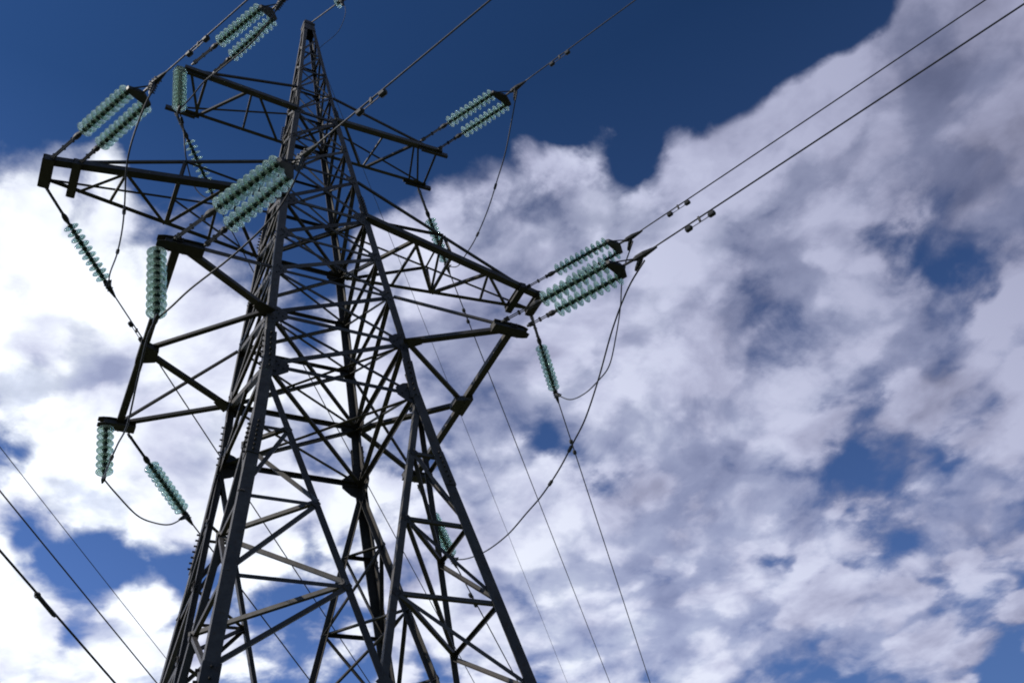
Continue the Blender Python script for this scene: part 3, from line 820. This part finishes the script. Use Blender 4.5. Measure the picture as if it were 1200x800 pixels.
# ------------------------------------------------------------------ conductors, dampers, jumpers
def damper(t, c, w):
    bm = bmesh.new(); dn = (V((0, 0, -1)) - w * (-w.z)).normalized()
    k = c + dn * .075
    bar(bm, c + dn * -.02, k, .03, .035, w)
    tube(bm, [k - w * .20, k - w * .1 + dn * .012, k + w * .1 + dn * .012, k + w * .20], .007, 6)
    for s in (-1, 1):
        tube(bm, [k + w * s * .13, k + w * s * .15, k + w * s * .225, k + w * s * .24], [.02, .042, .042, .024], 10)
    link('vibration_damper', bm, M_FIT, t)
def wire(label, E, W, sag, far, rad, damp=None, group=None, name='conductor_wire', back=0.0, parts=None):
    """sagging span from E through W and on to the next support"""
    E, W = V(E), V(W); h = V((W.x - E.x, W.y - E.y, 0)); L = h.length; h.normalize(); sl = (W.z - E.z) / L
    def pt(s_): return V((E.x + h.x * s_, E.y + h.y * s_, E.z + sl * s_ + sag * s_ * (s_ - L)))
    ss = [0]; s_ = 0
    while s_ < far: s_ += max(.4, s_ * .07); ss.append(min(s_, far))
    if back:
        neg = []; s_ = 0
        while s_ > -back: s_ -= max(.4, -s_ * .07); neg.append(max(s_, -back))
        ss = neg[::-1] + ss
    t = thing(name, label, 'wire', loc=E, group=group)
    bm = bmesh.new(); tube(bm, [pt(x) for x in ss], rad, 8); link('strand', bm, M_WIRE, t, smooth=True)
    if damp:
        m_ = sum(damp) / 2; c = pt(m_); damper(t, c, (pt(m_ + .1) - c).normalized())
        if abs(damp[1] - damp[0]) > .34 and False: pass
    return t, pt
WL_F = {'top_left': 'near wire leaving at the top edge above the upper left arm', 'top_right': 'near wire rising right from the upper right arm string',
        'mid_left': 'near wire rising right from the far left arm string past the upper arm tip', 'mid_right': 'upper of the two long wires running to the top right corner',
        'low_left': 'near wire passing just right of the tower peak', 'low_right': 'lower of the two long wires running to the top right corner'}
WL_R = {'top_left': 'far wire running down right behind the tower from the upper left arm', 'top_right': 'far wire descending from the upper right arm to the bottom centre',
        'mid_left': 'far wire running down right from the far left string with a damper', 'mid_right': 'rightmost far wire descending to the bottom edge',
        'low_left': 'far wire going down behind the leftmost tower legs', 'low_right': 'far wire leaving the string behind the right lower lattice'}
for k, lab in WL_F.items():
    o = DATA['F_' + k]
    wire(lab, o['clamp'], o['far'], .0004, 120, .0118, o.get('damp'), 'conductors of the near span')
for k, lab in WL_R.items():
    o = DATA['R_' + k]
    wire(lab, o['clamp'], o['far'], .0004, 230, .0125, o.get('damp'), 'conductors of the far span')
# earth wire
pkF = V((0.06, -0.14, ZP + .05)); gF = [V(p) for p in DATA['gwF']]
dvf = (gF[0] - pkF).normalized()
t = thing('insulator_string', 'small single glass insulator at the earth wire peak by the top edge', 'insulator', loc=pkF)
e1 = pkF + dvf * .80
bm = bmesh.new(); tube(bm, [pkF, e1], .016, 8); link('extension_link', bm, M_FIT, t)
disc_row(t, e1, e1 + dvf * .13, 1)
ce = e1 + dvf * .2; bm = bmesh.new(); clamp_mesh(bm, ce, dvf, None); link('dead_end_clamp', bm, M_FIT, t)
wire('thin earth wire leaving the tower peak over the top edge', ce, ce + dvf * 30 + V((0, 0, -.5)), .0003, 120, .0065, name='earth_wire', group='earth wires')
gR = [V(p) for p in DATA['gwR']]
pkR = V((0.16, 0.2, ZP - .1)); gd = (gR[0] - pkR).normalized()
wire('thin faint earth wire running down right from behind the tower peak', pkR, gR[0], .0003, 230, .0065, name='earth_wire', group='earth wires')
jt = thing('jumper_wire', 'thin curved jumper wire beside the tower peak', 'wire', loc=ce, group='jumper wires')
bm = bmesh.new()
tube(bm, spline([ce, ce + V((.10, .08, -.35)), ce + V((.02, .4, -.75)), V((.20, -.15, 21.9)), V((.2, 0.1, 21.8)), pkR + V((.1, .3, -.1))], 8), .006, 6)
link('strand', bm, M_WIRE, jt, smooth=True)
def jumper(label, pts, sleeves=()):
    t = thing('jumper_wire', label, 'wire', loc=pts[0], group='jumper wires')
    sp_ = spline(pts, 8)
    bm = bmesh.new(); tube(bm, sp_, .0125, 8); link('strand', bm, M_WIRE, t, smooth=True)
    for f in sleeves:
        i = int(f * (len(sp_) - 2)); a, b2 = sp_[i], sp_[i + 1]; w = (b2 - a).normalized()
        bm = bmesh.new(); tube(bm, [a - w * .07, a - w * .05, a + w * .05, a + w * .07], [.014, .028, .028, .014], 8)
        link('clamp', bm, M_FIT, t)
jumper('long thin jumper hanging from the far left double string beside white cloud', J['mid_left'], (.55, .75))
jumper('curved jumper sweeping from the tower front to the vertical string at left', J['low_left_a'])
jumper('jumper running alongside the outer beam of the lower left arm', J['low_left_b'], (.82,))
jumper('jumper loop curving below the lowest left arm corner', J['low_left_c'])
jumper('jumper drooping below the upper left arm between string and beam', J['top_left_a'])
jumper('short jumper dangling from the upper left vertical string', J['top_left_b'], (.15,))
jumper('short looped jumper joining the right string under the two double strings', J['mid_right'], (.12,))
jumper('longest jumper loop sweeping from the right strings down to the tower legs', J['low_right'], (.45, .55))
jumper('jumper curving down left from the upper right string with armour rods', J['top_right'], (.42, .62))
# the neighbouring line
NL = ['lowest wire in the bottom left corner with a dark repair sleeve', 'middle wire of the three in the bottom left corner', 'faintest and uppermost wire of the three in the bottom left corner']
for i, (p, q) in enumerate(DATA['N']):
    t, pt = wire(NL[i], p, q, .0003, 220, (.0125, .0105, .0075)[i], None, 'wires of the neighbouring line', back=150)
    if i == 0:
        a, b2 = [V(x) for x in DATA['sleeve']]; v = (b2 - a).normalized()
        bm = bmesh.new(); tube(bm, [a - v * .03, a, b2, b2 + v * .03], [.015, .024, .024, .015], 10); tube(bm, [a, a + v * .03], .034, 8)
        link('repair_sleeve', bm, M_FIT, t)
